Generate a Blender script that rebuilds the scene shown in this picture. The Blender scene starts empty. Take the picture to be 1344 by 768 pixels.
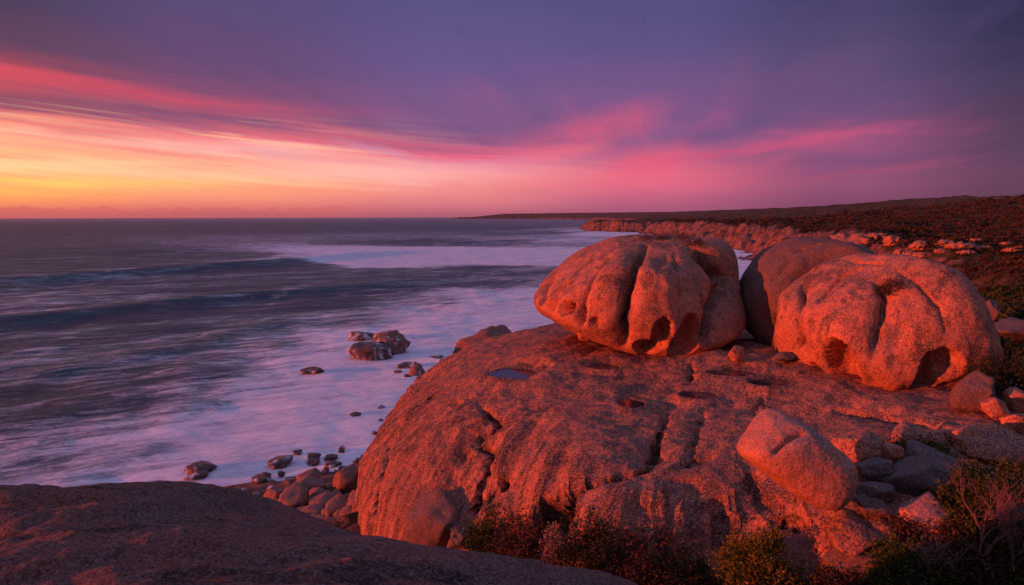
import bpy, bmesh, math
import numpy as np
sc = bpy.context.scene
COL = sc.collection
rad = math.radians

# ------------------------------------------------------------------ camera model
# the eye is the origin; the sea lies 22 m below it
F_PX, PITCH, SEA = 850.0, rad(6.7), -22.0
CP, SP = math.cos(PITCH), math.sin(PITCH)
ROLL = rad(0.12)

def ray(px, py):
    u, v = (px - 672) / F_PX, (384 - py) / F_PX
    return np.array([u, CP + v * SP, -SP + v * CP])
def at(px, py, t):            # point seen at px,py at depth t
    return ray(px, py) * t
def at_z(px, py, z):          # point seen at px,py on the level z
    d = ray(px, py)
    return d * (z / d[2])
def proj(P):
    f = P[:, 1] * CP - P[:, 2] * SP
    up = P[:, 1] * SP + P[:, 2] * CP
    f = np.where(f > .1, f, np.nan)
    return 672 + F_PX * P[:, 0] / f, 384 - F_PX * up / f, f

# ------------------------------------------------------------------ noise
_r = np.random.RandomState(7)
PERM = _r.permutation(256)
PERM = np.concatenate([PERM, PERM, PERM])
GR = _r.normal(size=(256, 3)); GR /= np.linalg.norm(GR, axis=1)[:, None]
GR = GR.astype(np.float32); PERM = PERM.astype(np.int32)
def perlin(p, seed=0):
    p = np.asarray(p, float) + seed * 17.31
    fl = np.floor(p); f = (p - fl).astype(np.float32); i = fl.astype(np.int32) & 255
    w = f * f * f * (f * (f * 6 - 15) + 10)
    x, y, z = f[:, 0], f[:, 1], f[:, 2]
    acc = None
    for a in (0, 1):
        pa = PERM[i[:, 0] + a]; ra = None
        for b in (0, 1):
            pb = PERM[pa + i[:, 1] + b]; h = []
            for c in (0, 1):
                g = GR[PERM[pb + i[:, 2] + c]]
                h.append(g[:, 0] * (x - a) + g[:, 1] * (y - b) + g[:, 2] * (z - c))
            v = h[0] + (h[1] - h[0]) * w[:, 2]
            ra = v if b == 0 else ra + (v - ra) * w[:, 1]
        acc = ra if a == 0 else acc + (ra - acc) * w[:, 0]
    return acc.astype(float) * 1.5
def fbm(p, oct=4, seed=0, gain=.5):
    r = 0; a = 1
    for k in range(oct):
        r = r + a * perlin(p * 2.03 ** k, seed + k * 3); a *= gain
    return r
def ridged(p, oct=4, seed=0, gain=.5):
    r = 0; a = 1
    for k in range(oct):
        r = r + a * (1 - 2 * np.abs(perlin(p * 2.03 ** k, seed + k * 3))); a *= gain
    return r - .8
def ss(x, a=0., b=1.):
    t = np.clip((x - a) / (b - a), 0, 1); return t * t * (3 - 2 * t)
def V(*a): return np.stack(np.broadcast_arrays(*a), -1).astype(float)

# ------------------------------------------------------------------ mesh helpers
def mesh_obj(name, P, F, mat, parent=None, loc=None, smooth=True, attrs=None):
    P = np.asarray(P, float); F = np.asarray(F, int)
    if loc is not None: P = P - np.asarray(loc)
    me = bpy.data.meshes.new(name)
    n, k = F.shape
    me.vertices.add(len(P)); me.vertices.foreach_set('co', P.astype(np.float32).ravel())
    me.loops.add(n * k); me.loops.foreach_set('vertex_index', F.astype(np.int32).ravel())
    me.polygons.add(n); me.polygons.foreach_set('loop_start', np.arange(0, n * k, k, dtype=np.int32))
    me.polygons.foreach_set('loop_total', np.full(n, k, dtype=np.int32))
    me.polygons.foreach_set('use_smooth', np.full(n, smooth, dtype=bool))
    me.update(calc_edges=True); me.validate()
    for a, v in (attrs or {}).items():
        at_ = me.attributes.new(a, 'FLOAT', 'POINT'); at_.data.foreach_set('value', v.astype(np.float32))
    me.materials.append(mat)
    o = bpy.data.objects.new(name, me); COL.objects.link(o)
    if loc is not None: o.location = tuple(float(q) for q in loc)
    if parent: o.parent = parent
    return o
def tag(o, label=None, cat=None, group=None, kind=None):
    if label: o['label'] = label
    if cat: o['category'] = cat
    if group: o['group'] = group
    if kind: o['kind'] = kind
    return o
def empty(name, loc):
    o = bpy.data.objects.new(name, None); COL.objects.link(o); o.location = tuple(float(q) for q in loc)
    o.empty_display_size = .3
    return o
_ico = {}
def ico(n):
    if n not in _ico:
        bm = bmesh.new(); bmesh.ops.create_icosphere(bm, subdivisions=n, radius=1)
        bm.verts.ensure_lookup_table()
        v = np.array([q.co[:] for q in bm.verts]); f = np.array([[q.index for q in a.verts] for a in bm.faces])
        bm.free(); v /= np.linalg.norm(v, axis=1)[:, None]
        _ico[n] = (v, f)
    return _ico[n]
def grid_faces(nu, nv, wrap=False):     # index = i*nv + j
    i = np.arange(nu if wrap else nu - 1)[:, None]; j = np.arange(nv - 1)[None, :]
    i2 = (i + 1) % nu
    a = i * nv + j; b = i2 * nv + j
    return np.stack([a, b, b + 1, a + 1], -1).reshape(-1, 4)
def normals(P, F):
    a, b, c = P[F[:, 0]], P[F[:, 1]], P[F[:, 2]]
    if F.shape[1] == 4: n = np.cross(P[F[:, 2]] - a, P[F[:, 3]] - b)
    else: n = np.cross(b - a, c - a)
    N = np.zeros_like(P)
    for k in range(F.shape[1]):
        for d in range(3): N[:, d] += np.bincount(F[:, k], n[:, d], len(P))
    return N / (np.linalg.norm(N, axis=1)[:, None] + 1e-12)
def pick(P, N, px, py):                 # the surface point that lies behind px,py
    X, Y, f = proj(P)
    face = (N * P).sum(1) < 0
    d = np.hypot(X - px, Y - py); d[~face | np.isnan(d)] = 1e9
    m = d < max(4, d.min() * 1.2)
    k = np.where(m)[0]; return P[k[np.argmin(f[k] + d[k] * .02)]]
def seg_dist(P, pts):                   # distance to a polyline, and position along it 0..1
    best = np.full(len(P), 1e9); par = np.zeros(len(P)); n = len(pts) - 1
    for k in range(n):
        a, b = np.asarray(pts[k]), np.asarray(pts[k + 1]); ab = b - a
        t = np.clip(((P - a) @ ab) / (ab @ ab + 1e-9), 0, 1)
        d = np.linalg.norm(P - a - t[:, None] * ab, axis=1)
        m = d < best; best[m] = d[m]; par[m] = (k + t[m]) / n
    return best, par
def cut(P, N, pix, depth, width, shoulder=0., sw=1., wob=.25, seed=0):   # carve a crack or groove along the surface
    pts = np.array([pick(P, N, *q) for q in pix])
    mg = 2.5 * max(width, sw if shoulder else 0) + 1.2 * wob * width
    k = np.where(((P > pts.min(0) - mg) & (P < pts.max(0) + mg)).all(1))[0]
    S = P[k]; wl = max(width * 3.5, .3)
    Q = S + wob * width * 2.2 * np.stack([fbm(S / wl, 2, seed + j) for j in (0, 5, 9)], -1)
    d, t = seg_dist(Q, pts)
    taper = np.clip(np.minimum(t, 1 - t) * 5 + .15, 0, 1)
    dd = depth * np.exp(-(d / width) ** 2) * taper
    if shoulder: dd = dd + shoulder * np.exp(-(d / sw) ** 2) * taper
    P = P.copy(); P[k] -= N[k] * dd[:, None]
    return P

# ------------------------------------------------------------------ materials
def lin(c):
    c = np.array(c) / 255.; return tuple(np.where(c <= .04045, c / 12.92, ((c + .055) / 1.055) ** 2.4)) + (1.,)
class NT:
    def __init__(s, tree): s.t = tree; s.n = tree.nodes; s.l = tree.links
    def node(s, ty, ins=None, **kw):
        n = s.n.new(ty)
        for k, v in kw.items(): setattr(n, k, v)
        for k, v in (ins or {}).items(): s.put(n.inputs[k], v)
        return n
    def put(s, sock, v):
        if isinstance(v, bpy.types.NodeSocket): s.l.new(v, sock)
        elif isinstance(v, bpy.types.Node): s.l.new(v.outputs[0], sock)
        elif isinstance(v, (tuple, list)) and len(v) == 3 and sock.type == 'RGBA': sock.default_value = (*v, 1)
        else: sock.default_value = v
    def m(s, op, a, b=0., c=None, clamp=False):
        n = s.n.new('ShaderNodeMath'); n.operation = op; n.use_clamp = clamp
        s.put(n.inputs[0], a); s.put(n.inputs[1], b)
        if c is not None: s.put(n.inputs[2], c)
        return n.outputs[0]
    def ss(s, v, a, b, lo=0., hi=1.):
        n = s.node('ShaderNodeMapRange', {'Value': v, 'From Min': a, 'From Max': b, 'To Min': lo, 'To Max': hi}, interpolation_type='SMOOTHSTEP')
        return n.outputs[0]
    def mix(s, f, a, b, bt='MIX'):
        n = s.n.new('ShaderNodeMix'); n.data_type = 'RGBA'; n.blend_type = bt
        s.put(n.inputs[0], f); s.put(n.inputs[6], a); s.put(n.inputs[7], b); return n.outputs[2]
    def noise(s, vec, scale, detail=4, rough=.55, dist=0., off=0):
        if off: vec = s.node('ShaderNodeVectorMath', {0: vec, 1: (off, off * .7, off * 1.3)}, operation='ADD').outputs[0]
        return s.node('ShaderNodeTexNoise', {'Vector': vec, 'Scale': scale, 'Detail': detail, 'Roughness': rough, 'Distortion': dist}).outputs[0]
    def mul(s, vec, k): return s.node('ShaderNodeVectorMath', {0: vec, 1: k}, operation='MULTIPLY').outputs[0]
def new_mat(name):
    m = bpy.data.materials.new(name); m.use_nodes = True; t = NT(m.node_tree)
    b = m.node_tree.nodes['Principled BSDF']; return m, t, b

def granite(name, base=(.40, .235, .18), grey=(.27, .225, .215), dark=(.11, .07, .06), lich=(.52, .44, .40),
            lichen=.5, streak=.6, grain=1., rough=.88, topgrey=.6, bump=1., fine=1.):
    m, t, b = new_mat(name)
    co = t.node('ShaderNodeTexCoord').outputs['Object']
    geo = t.node('ShaderNodeNewGeometry')
    nz = t.node('ShaderNodeSeparateXYZ', {0: geo.outputs['Normal']}).outputs[2]
    big = t.noise(co, .35, 5, .6, .4)
    mid = t.noise(co, 2.2, 6, .65, .2, 3)
    sp = t.noise(co, 13 * fine, 4, .75, 0, 9)
    sp2 = t.noise(co, 34 * fine, 3, .8, 0, 5)
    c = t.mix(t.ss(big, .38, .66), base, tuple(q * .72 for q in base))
    # grey lichen on upper faces, darkened further to paint in their dimmer light
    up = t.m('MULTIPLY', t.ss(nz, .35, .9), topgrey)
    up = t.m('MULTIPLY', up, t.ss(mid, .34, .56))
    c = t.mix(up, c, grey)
    # dark biofilm streaks running down steep faces
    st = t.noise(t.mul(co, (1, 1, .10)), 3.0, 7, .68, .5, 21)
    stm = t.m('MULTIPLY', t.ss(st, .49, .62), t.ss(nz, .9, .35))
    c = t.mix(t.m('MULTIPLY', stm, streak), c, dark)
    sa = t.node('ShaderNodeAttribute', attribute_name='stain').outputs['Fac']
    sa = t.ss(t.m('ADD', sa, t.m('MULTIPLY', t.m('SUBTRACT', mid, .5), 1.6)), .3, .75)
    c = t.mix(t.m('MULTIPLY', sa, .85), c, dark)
    gp = t.noise(co, .55, 7, .62, .6, 61)
    c = t.mix(t.m('MULTIPLY', t.ss(gp, .5, .6), .6), c, grey)
    ve = t.noise(t.mul(co, (1, 1, 2)), .8, 6, .65, 1.2, 44)
    c = t.mix(t.m('MULTIPLY', t.ss(ve, .56, .66), .5), c, tuple(q * 1.25 for q in base))
    # patches, feldspar and mica grains
    c = t.mix(t.m('MULTIPLY', t.ss(mid, .55, .75), .45), c, dark)
    lm = t.m('MULTIPLY', t.ss(sp, .54, .66), t.ss(t.noise(co, 1.1, 4, .6, 0, 33), .42, .62))
    c = t.mix(t.m('MULTIPLY', lm, lichen), c, lich)
    c = t.mix(t.m('MULTIPLY', t.ss(sp, .46, .36), .5 * grain, clamp=True), c, tuple(q * .5 for q in dark))
    c = t.mix(t.m('MULTIPLY', t.ss(sp2, .5, .62), .6 * grain, clamp=True), c, lich)
    c = t.mix(t.m('MULTIPLY', t.ss(sp2, .48, .36), .75 * grain, clamp=True), c, dark)
    c = t.mix(t.node('ShaderNodeAttribute', attribute_name='wash').outputs['Fac'], c, (.66, .66, .74))
    t.put(b.inputs['Base Color'], c); b.inputs['Roughness'].default_value = rough
    b.inputs['Specular IOR Level'].default_value = .25
    h = t.m('ADD', t.m('MULTIPLY', t.m('ADD', t.noise(t.mul(co, (1, 1, .3)), 4.5, 8, .7, .2, 2), t.m('MULTIPLY', st, .8)), .05), t.m('MULTIPLY', sp, .022 / fine))
    h = t.m('ADD', h, t.m('MULTIPLY', sp2, .012 / fine))
    bp = t.node('ShaderNodeBump', {'Height': h, 'Strength': .9 * bump, 'Distance': 1.0})
    t.put(b.inputs['Normal'], bp.outputs[0])
    return m

M = {}
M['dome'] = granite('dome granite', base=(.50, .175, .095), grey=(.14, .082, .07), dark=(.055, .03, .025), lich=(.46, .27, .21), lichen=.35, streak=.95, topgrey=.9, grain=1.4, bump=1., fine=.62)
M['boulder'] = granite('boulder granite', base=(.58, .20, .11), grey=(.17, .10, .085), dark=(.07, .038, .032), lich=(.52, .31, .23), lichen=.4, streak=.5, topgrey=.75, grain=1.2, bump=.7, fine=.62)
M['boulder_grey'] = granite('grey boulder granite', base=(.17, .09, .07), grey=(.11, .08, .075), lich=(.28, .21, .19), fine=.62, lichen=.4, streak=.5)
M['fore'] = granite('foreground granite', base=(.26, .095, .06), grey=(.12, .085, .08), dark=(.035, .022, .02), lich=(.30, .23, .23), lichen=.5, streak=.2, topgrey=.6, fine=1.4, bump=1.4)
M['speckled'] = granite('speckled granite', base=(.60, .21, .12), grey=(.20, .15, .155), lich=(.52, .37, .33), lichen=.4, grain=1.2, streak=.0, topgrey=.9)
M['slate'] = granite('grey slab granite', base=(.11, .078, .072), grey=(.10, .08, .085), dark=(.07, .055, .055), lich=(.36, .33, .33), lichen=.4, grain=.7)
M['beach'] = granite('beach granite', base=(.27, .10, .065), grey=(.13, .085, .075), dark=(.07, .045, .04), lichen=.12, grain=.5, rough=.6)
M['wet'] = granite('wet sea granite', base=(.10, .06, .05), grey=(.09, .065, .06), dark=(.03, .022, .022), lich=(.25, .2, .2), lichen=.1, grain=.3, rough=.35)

def leaf_mat(name, a, bcol, dead=None):
    m, t, b = new_mat(name)
    co = t.node('ShaderNodeTexCoord').outputs['Object']
    n1 = t.noise(co, 4, 3, .6); n2 = t.noise(co, 22, 2, .6, 0, 4)
    c = t.mix(t.ss(n1, .4, .62), a, bcol)
    c = t.mix(t.ss(n2, .35, .7), tuple(q * .55 for q in a), c)
    t.put(b.inputs['Base Color'], c); b.inputs['Roughness'].default_value = .7
    b.inputs['Specular IOR Level'].default_value = .2
    return m
M['leaf_green'] = leaf_mat('green leaves', (.05, .075, .018), (.12, .13, .025))
M['leaf_dark'] = leaf_mat('dark green leaves', (.028, .042, .018), (.06, .062, .025))
M['leaf_yellow'] = leaf_mat('yellow green leaves', (.13, .13, .02), (.22, .19, .03))
M['leaf_brown'] = leaf_mat('brown heath leaves', (.09, .05, .035), (.15, .075, .05))
M['leaf_pink'] = leaf_mat('pale pinkish flowers', (.30, .19, .16), (.38, .25, .2))
M['scrub'] = leaf_mat('heath scrub', (.055, .038, .02), (.10, .06, .03))
m, t, b = new_mat('dead twigs'); b.inputs['Base Color'].default_value = (.17, .085, .08, 1); b.inputs['Roughness'].default_value = .8; M['twig'] = m
m, t, b = new_mat('dark twigs'); b.inputs['Base Color'].default_value = (.09, .055, .045, 1); b.inputs['Roughness'].default_value = .8; M['twig_dark'] = m
m, t, b = new_mat('pool water')
b.inputs['Base Color'].default_value = (.03, .028, .035, 1); b.inputs['Roughness'].default_value = .06; b.inputs['Specular IOR Level'].default_value = .6
co = t.node('ShaderNodeTexCoord').outputs['Object']
t.put(b.inputs['Normal'], t.node('ShaderNodeBump', {'Height': t.noise(co, 6, 2, .5), 'Strength': .08, 'Distance': .05}).outputs[0]); M['pool'] = m

# terrain material
m, t, b = new_mat('coast ground')
co = t.node('ShaderNodeTexCoord').outputs['Object']
nz = t.node('ShaderNodeSeparateXYZ', {0: t.node('ShaderNodeNewGeometry').outputs['Normal']}).outputs[2]
n1 = t.noise(co, .03, 6, .65, .4); n2 = t.noise(co, .3, 6, .7, 0, 4); n3 = t.noise(t.mul(co, (1, 1, .3)), .25, 7, .75, .3, 8)
scrub = t.mix(t.ss(n2, .38, .62), (.04, .028, .016), (.11, .06, .035))
scrub = t.mix(t.ss(t.m('ADD', t.node('ShaderNodeAttribute', attribute_name='green').outputs['Fac'], t.m('SUBTRACT', n1, .5)), .35, .6), scrub, (.022, .03, .012))
scrub = t.mix(t.m('MULTIPLY', t.ss(n1, .45, .65), .6), scrub, t.mix(t.ss(n2, .4, .6), (.05, .055, .02), (.14, .11, .04)))
rk = t.mix(t.ss(n3, .36, .62), (.07, .035, .03), (.30, .15, .115))
rk = t.mix(t.ss(t.noise(co, 1.1, 5, .7), .55, .7), rk, (.1, .06, .05))
steep = t.node('ShaderNodeAttribute', attribute_name='rock').outputs['Fac']
fac = t.m('ADD', t.m('MULTIPLY', steep, .75), t.m('MULTIPLY', t.m('SUBTRACT', t.noise(co, .09, 7, .7, .3, 6), .5), 3.2))
c = t.mix(t.ss(fac, .42, .55), scrub, rk)
t.put(b.inputs['Base Color'], c); b.inputs['Roughness'].default_value = .95; b.inputs['Specular IOR Level'].default_value = .1
h = t.m('ADD', t.m('MULTIPLY', n2, 1.1), t.m('MULTIPLY', t.noise(co, 1.6, 5, .7), .35))
t.put(b.inputs['Normal'], t.node('ShaderNodeBump', {'Height': h, 'Strength': 1., 'Distance': 1.}).outputs[0])
M['terrain'] = m

# sea material
m, t, b = new_mat('sea water and foam')
co = t.node('ShaderNodeTexCoord').outputs['Object']
foam = t.node('ShaderNodeAttribute', attribute_name='foam').outputs['Fac']
rot = t.node('ShaderNodeMapping', {'Vector': co, 'Rotation': (0, 0, rad(-28))}).outputs[0]
w0 = t.noise(t.mul(rot, (.02, .07, 1)), 1, 5, .6, .8)
w1 = t.noise(t.mul(rot, (.09, .35, 1)), 1, 7, .68, .9, 5)
w2 = t.noise(t.mul(rot, (.6, 1.2, 1)), 1, 8, .78, 1.2, 11)
nn = t.m('ADD', t.m('MULTIPLY', w0, .45), t.m('ADD', t.m('MULTIPLY', w1, .8), t.m('MULTIPLY', w2, .4)))   # mean about .82
w3 = t.noise(t.mul(rot, (1.1, 2.0, 1)), 1, 9, .75, 2.0, 17)
fv = t.m('ADD', foam, t.m('MULTIPLY', t.m('SUBTRACT', nn, .825), 2.3))
fv = t.m('ADD', fv, t.m('MULTIPLY', t.m('SUBTRACT', w3, .5), .9))
ff = t.ss(fv, .07, .95)
ff = t.m('MULTIPLY', ff, .93)
deep = t.mix(t.ss(w0, .35, .65), (.022, .055, .08), (.028, .12, .115))
fo = t.node('ShaderNodeBsdfDiffuse', {'Color': t.mix(t.ss(t.m('ADD', t.m('MULTIPLY', w2, .55), t.m('MULTIPLY', w1, .45)), .36, .6), (.55, .58, .72), (.93, .93, 1.0))})
b.inputs['Roughness'].default_value = .42; b.inputs['IOR'].default_value = 1.33
b.inputs['Specular IOR Level'].default_value = .2
t.put(b.inputs['Base Color'], deep)
hh = t.m('ADD', t.m('MULTIPLY', t.noise(t.mul(rot, (.06, .2, 1)), 1, 8, .62, .3, 2), 1.5), t.m('MULTIPLY', t.noise(t.mul(rot, (.35, .9, 1)), 1, 6, .65, .2, 3), .35))
bp = t.node('ShaderNodeBump', {'Height': hh, 'Strength': .85, 'Distance': 1.}).outputs[0]
t.put(b.inputs['Normal'], bp)
bp2 = t.node('ShaderNodeBump', {'Height': t.m('ADD', t.m('MULTIPLY', w1, .6), t.m('MULTIPLY', w2, .3)), 'Strength': .5, 'Distance': 1.}).outputs[0]
t.put(fo.inputs['Normal'], bp2)
mx = t.node('ShaderNodeMixShader', {0: ff, 1: b.outputs[0], 2: fo.outputs[0]})
t.put(m.node_tree.nodes['Material Output'].inputs[0], mx.outputs[0])
M['sea'] = m

# ------------------------------------------------------------------ sky
SUN = np.array([-1., -.25, 0]); SUN /= np.linalg.norm(SUN); ELEV = rad(4.3)
world = bpy.data.worlds.new('World'); sc.world = world; world.use_nodes = True
t = NT(world.node_tree); bg = world.node_tree.nodes['Background']
dirv = t.node('ShaderNodeTexCoord').outputs['Generated']
xyz = t.node('ShaderNodeSeparateXYZ', {0: dirv}).outputs
az = t.m('MULTIPLY', t.m('ARCTAN2', xyz[0], xyz[1]), 180 / math.pi)
el = t.m('MULTIPLY', t.m('ARCSINE', xyz[2]), 180 / math.pi)
zz = t.m('ADD', t.m('MAXIMUM', xyz[2], 0.), .07)
pl = t.node('ShaderNodeCombineXYZ', {0: t.m('DIVIDE', xyz[0], zz), 1: t.m('DIVIDE', xyz[1], zz), 2: 0.}).outputs[0]
pr = t.node('ShaderNodeMapping', {'Vector': pl, 'Rotation': (0, 0, rad(12))}).outputs[0]
cl1 = t.noise(t.mul(pr, (.9, .16, 1)), 1, 5, .55, .5)
cl2 = t.noise(t.mul(pr, (2.2, .3, 1)), 1, 6, .6, .4, 7)
ae = t.node('ShaderNodeCombineXYZ', {0: az, 1: el, 2: 0.}).outputs[0]
# thin long strands, tilted down to the right on the left side of the view
aer = t.node('ShaderNodeMapping', {'Vector': ae, 'Rotation': (0, 0, rad(4))}).outputs[0]
th = t.noise(t.mul(aer, (.035, .75, 1)), 1, 5, .6, .5, 2)
elw = t.m('ADD', el, t.m('MULTIPLY', t.m('SUBTRACT', cl1, .5), t.ss(el, 1, 9, .0, 1.5)))
elw = t.m('ADD', elw, t.m('MULTIPLY', t.m('SUBTRACT', th, .5), t.ss(el, .5, 4, .3, 2.4)))
# the cloud deck slopes gently down from left to right between the measured columns
def elev(px, py):
    d = ray(px, py); return math.degrees(math.asin(d[2] / np.linalg.norm(d)))
def azim(px): return math.degrees(math.atan2((px - 672) / F_PX, 1.0))
EMAX = 24.
cols = [
 (-95, None, [(0, (150, 70, 70)), (3, (190, 90, 80)), (6, (170, 85, 90)), (10, (120, 65, 90)), (16, (75, 58, 92)), (24, (66, 58, 98))]),
 (-60, None, [(0, (240, 120, 80)), (1.2, (255, 150, 80)), (3, (255, 180, 85)), (6, (255, 165, 110)), (8, (240, 110, 100)), (11, (120, 65, 90)), (14, (80, 58, 85)), (24, (66, 55, 90))]),
 (None, 0, [(287, (218, 105, 92)), (272, (232, 118, 96)), (262, (250, 148, 95)), (250, (255, 180, 92)), (238, (255, 198, 105)), (228, (255, 176, 115)), (215, (255, 205, 145)), (203, (255, 178, 128)), (185, (252, 165, 130)), (166, (255, 182, 152)), (152, (248, 138, 122)), (141, (165, 82, 98)), (122, (138, 74, 95)), (107, (190, 76, 92)), (90, (202, 74, 90)), (76, (142, 66, 86)), (50, (96, 62, 86)), (0, (72, 58, 86))]),
 (None, 300, [(285, (192, 100, 108)), (272, (222, 118, 108)), (258, (245, 148, 118)), (243, (255, 165, 120)), (228, (255, 184, 148)), (214, (250, 165, 138)), (202, (242, 152, 142)), (192, (248, 160, 158)), (181, (236, 108, 122)), (168, (168, 86, 116)), (152, (130, 76, 110)), (136, (168, 76, 106)), (120, (125, 72, 108)), (80, (98, 70, 110)), (0, (86, 70, 115))]),
 (None, 600, [(283, (182, 96, 118)), (266, (214, 120, 128)), (246, (234, 135, 135)), (226, (240, 152, 155)), (212, (226, 132, 155)), (202, (224, 98, 128)), (190, (152, 86, 126)), (170, (125, 82, 126)), (130, (114, 82, 130)), (80, (98, 80, 134)), (0, (84, 76, 126))]),
 (None, 850, [(280, (160, 82, 115)), (262, (186, 92, 124)), (246, (214, 98, 126)), (230, (222, 100, 124)), (215, (190, 92, 126)), (202, (150, 86, 128)), (188, (138, 84, 128)), (165, (128, 82, 130)), (146, (120, 80, 130)), (120, (114, 80, 130)), (60, (90, 76, 128)), (0, (80, 74, 124))]),
 (None, 1100, [(270, (120, 66, 100)), (242, (142, 76, 112)), (216, (124, 72, 114)), (200, (134, 75, 116)), (184, (160, 78, 118)), (168, (120, 72, 115)), (130, (100, 72, 116)), (80, (84, 68, 108)), (0, (62, 57, 98))]),
 (None, 1344, [(262, (86, 55, 80)), (225, (96, 58, 88)), (190, (80, 55, 85)), (150, (72, 52, 82)), (100, (62, 50, 82)), (50, (48, 42, 75)), (0, (38, 38, 70))]),
 (80, None, [(0, (60, 45, 70)), (8, (62, 45, 75)), (24, (36, 36, 68))]),
]
rf = t.m('DIVIDE', elw, EMAX, clamp=True)
acc = None; prev = None
for a, px, stops in cols:
    r_ = t.node('ShaderNodeValToRGB', {0: rf}); cr = r_.color_ramp; cr.interpolation = 'LINEAR'
    if px is not None: a = azim(px); stops = [(elev(px, y), c) for y, c in stops]
    st = sorted((max(0, e / EMAX), lin(c)) for e, c in stops)
    cr.elements[0].position = st[0][0]; cr.elements[0].color = st[0][1]
    cr.elements[1].position = st[-1][0]; cr.elements[1].color = st[-1][1]
    for p_, c_ in st[1:-1]:
        e_ = cr.elements.new(p_); e_.color = c_
    if acc is None: acc = r_.outputs[0]
    else: acc = t.mix(t.ss(az, prev, a), acc, r_.outputs[0])
    prev = a
c = acc
# unseen sky behind the viewer, brightened as added fill light
c = t.mix(t.ss(az, 95, 140), c, lin((96, 84, 104))[:3]); c = t.mix(t.ss(az, -105, -150), c, lin((98, 86, 106))[:3])
c = t.mix(t.ss(el, 21, 50), c, lin((138, 131, 174))[:3])  # overhead sky out of view, brightened to fill foam and shaded rock
# strands of lit cloud
pk = t.m('MULTIPLY', t.ss(cl2, .5, .8), t.m('MULTIPLY', t.ss(el, 1.5, 5), t.ss(el, 15, 7)))
pk = t.m('MULTIPLY', pk, t.m('MULTIPLY', t.ss(az, -30, -5), t.ss(az, 42, 20)))
c = t.mix(t.m('MULTIPLY', pk, .3), c, lin((232, 88, 120))[:3])
dk = t.m('MULTIPLY', t.ss(cl2, .5, .28), t.ss(el, 4, 8))
c = t.mix(t.m('MULTIPLY', dk, .42), c, lin((82, 66, 110))[:3])
th2 = t.noise(t.mul(aer, (.05, 1.6, 1)), 1, 4, .6, .3, 12)
lf = t.m('MULTIPLY', t.ss(az, 0, -25), t.m('MULTIPLY', t.ss(el, 1.2, 2.6), t.ss(el, 9, 6)))
c = t.mix(t.m('MULTIPLY', t.m('MULTIPLY', t.ss(th2, .5, .7), lf), .5), c, lin((255, 205, 160))[:3])
c = t.mix(t.m('MULTIPLY', t.m('MULTIPLY', t.ss(th2, .5, .3), lf), .45), c, lin((225, 112, 108))[:3])
wn = t.noise(t.mul(pr, (3.0, .5, 1)), 1, 6, .65, .6, 31)
def stroke(c, x0, y0, x1, y1, w, col, k, soft=1.):
    a0, e0, a1, e1 = azim(x0), elev(x0, y0), azim(x1), elev(x1, y1)
    ca, ce = (a0 + a1) / 2, (e0 + e1) / 2; L_ = math.hypot(a1 - a0, e1 - e0) / 2; ux, uy = (a1 - a0) / 2 / L_, (e1 - e0) / 2 / L_
    dx, dy = t.m('SUBTRACT', az, ca), t.m('SUBTRACT', t.m('ADD', el, t.m('MULTIPLY', t.m('SUBTRACT', wn, .5), 2.2)), ce)
    u = t.m('ADD', t.m('MULTIPLY', dx, ux), t.m('MULTIPLY', dy, uy)); v = t.m('SUBTRACT', t.m('MULTIPLY', dy, ux), t.m('MULTIPLY', dx, uy))
    wd = w / F_PX * 57.3
    mk = t.m('MULTIPLY', t.ss(t.m('ABSOLUTE', u), L_ * 1.25, L_ * .2), t.ss(t.m('ABSOLUTE', v), wd * 1.5, 0.))
    mk = t.m('MULTIPLY', mk, t.ss(wn, .3, .6, .55, 1.))
    return t.mix(t.m('MULTIPLY', mk, k), c, lin(col)[:3])
for st_ in [(680, 196, 880, 140, 20, (214, 86, 114), .6), (660, 215, 800, 190, 9, (236, 108, 128), .6), (790, 222, 930, 198, 20, (230, 90, 118), .7), (330, 212, 640, 236, 16, (250, 186, 176), .55), (120, 182, 430, 200, 9, (252, 190, 172), .45), (820, 218, 1210, 160, 6, (196, 78, 118), .7),
            (1000, 240, 1300, 208, 6, (160, 72, 106), .55), (860, 190, 1060, 140, 14, (92, 72, 122), .6), (880, 150, 1150, 70, 22, (112, 74, 122), .5), (-40, 78, 330, 146, 10, (208, 74, 90), .55), (260, 130, 620, 205, 9, (196, 84, 112), .5),
            (60, 168, 190, 178, 6, (215, 110, 112), .6), (-20, 206, 260, 214, 5, (255, 214, 160), .5), (-20, 234, 330, 240, 6, (255, 206, 110), .5), (300, 195, 420, 204, 5, (215, 150, 165), .5), (440, 182, 560, 210, 6, (190, 140, 170), .5)]:
    c = stroke(c, *st_)
# low distant cloud bank over the horizon
edge = t.noise(t.mul(ae, (.55, 0, 1)), 1, 5, .6, 0, 4)
bank = t.ss(t.m('SUBTRACT', t.m('ADD', .55, t.m('MULTIPLY', t.m('SUBTRACT', edge, .45), 1.9)), el), -.05, .05)
bank = t.m('MULTIPLY', bank, t.ss(az, -8, -18))
c = t.mix(t.m('MULTIPLY', bank, .55), c, lin((205, 98, 98))[:3])
sky = t.node('ShaderNodeTexSky', sky_type='NISHITA', sun_disc=False, sun_elevation=ELEV, sun_rotation=math.atan2(SUN[0], SUN[1]))
tot = t.node('ShaderNodeMix', {0: 1.}, data_type='RGBA', blend_type='ADD')
t.put(tot.inputs[6], c); t.put(tot.inputs[7], t.mul(sky.outputs[0], (.003, .003, .003)))
t.put(bg.inputs[0], tot.outputs[2]); bg.inputs[1].default_value = 1.0

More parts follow.
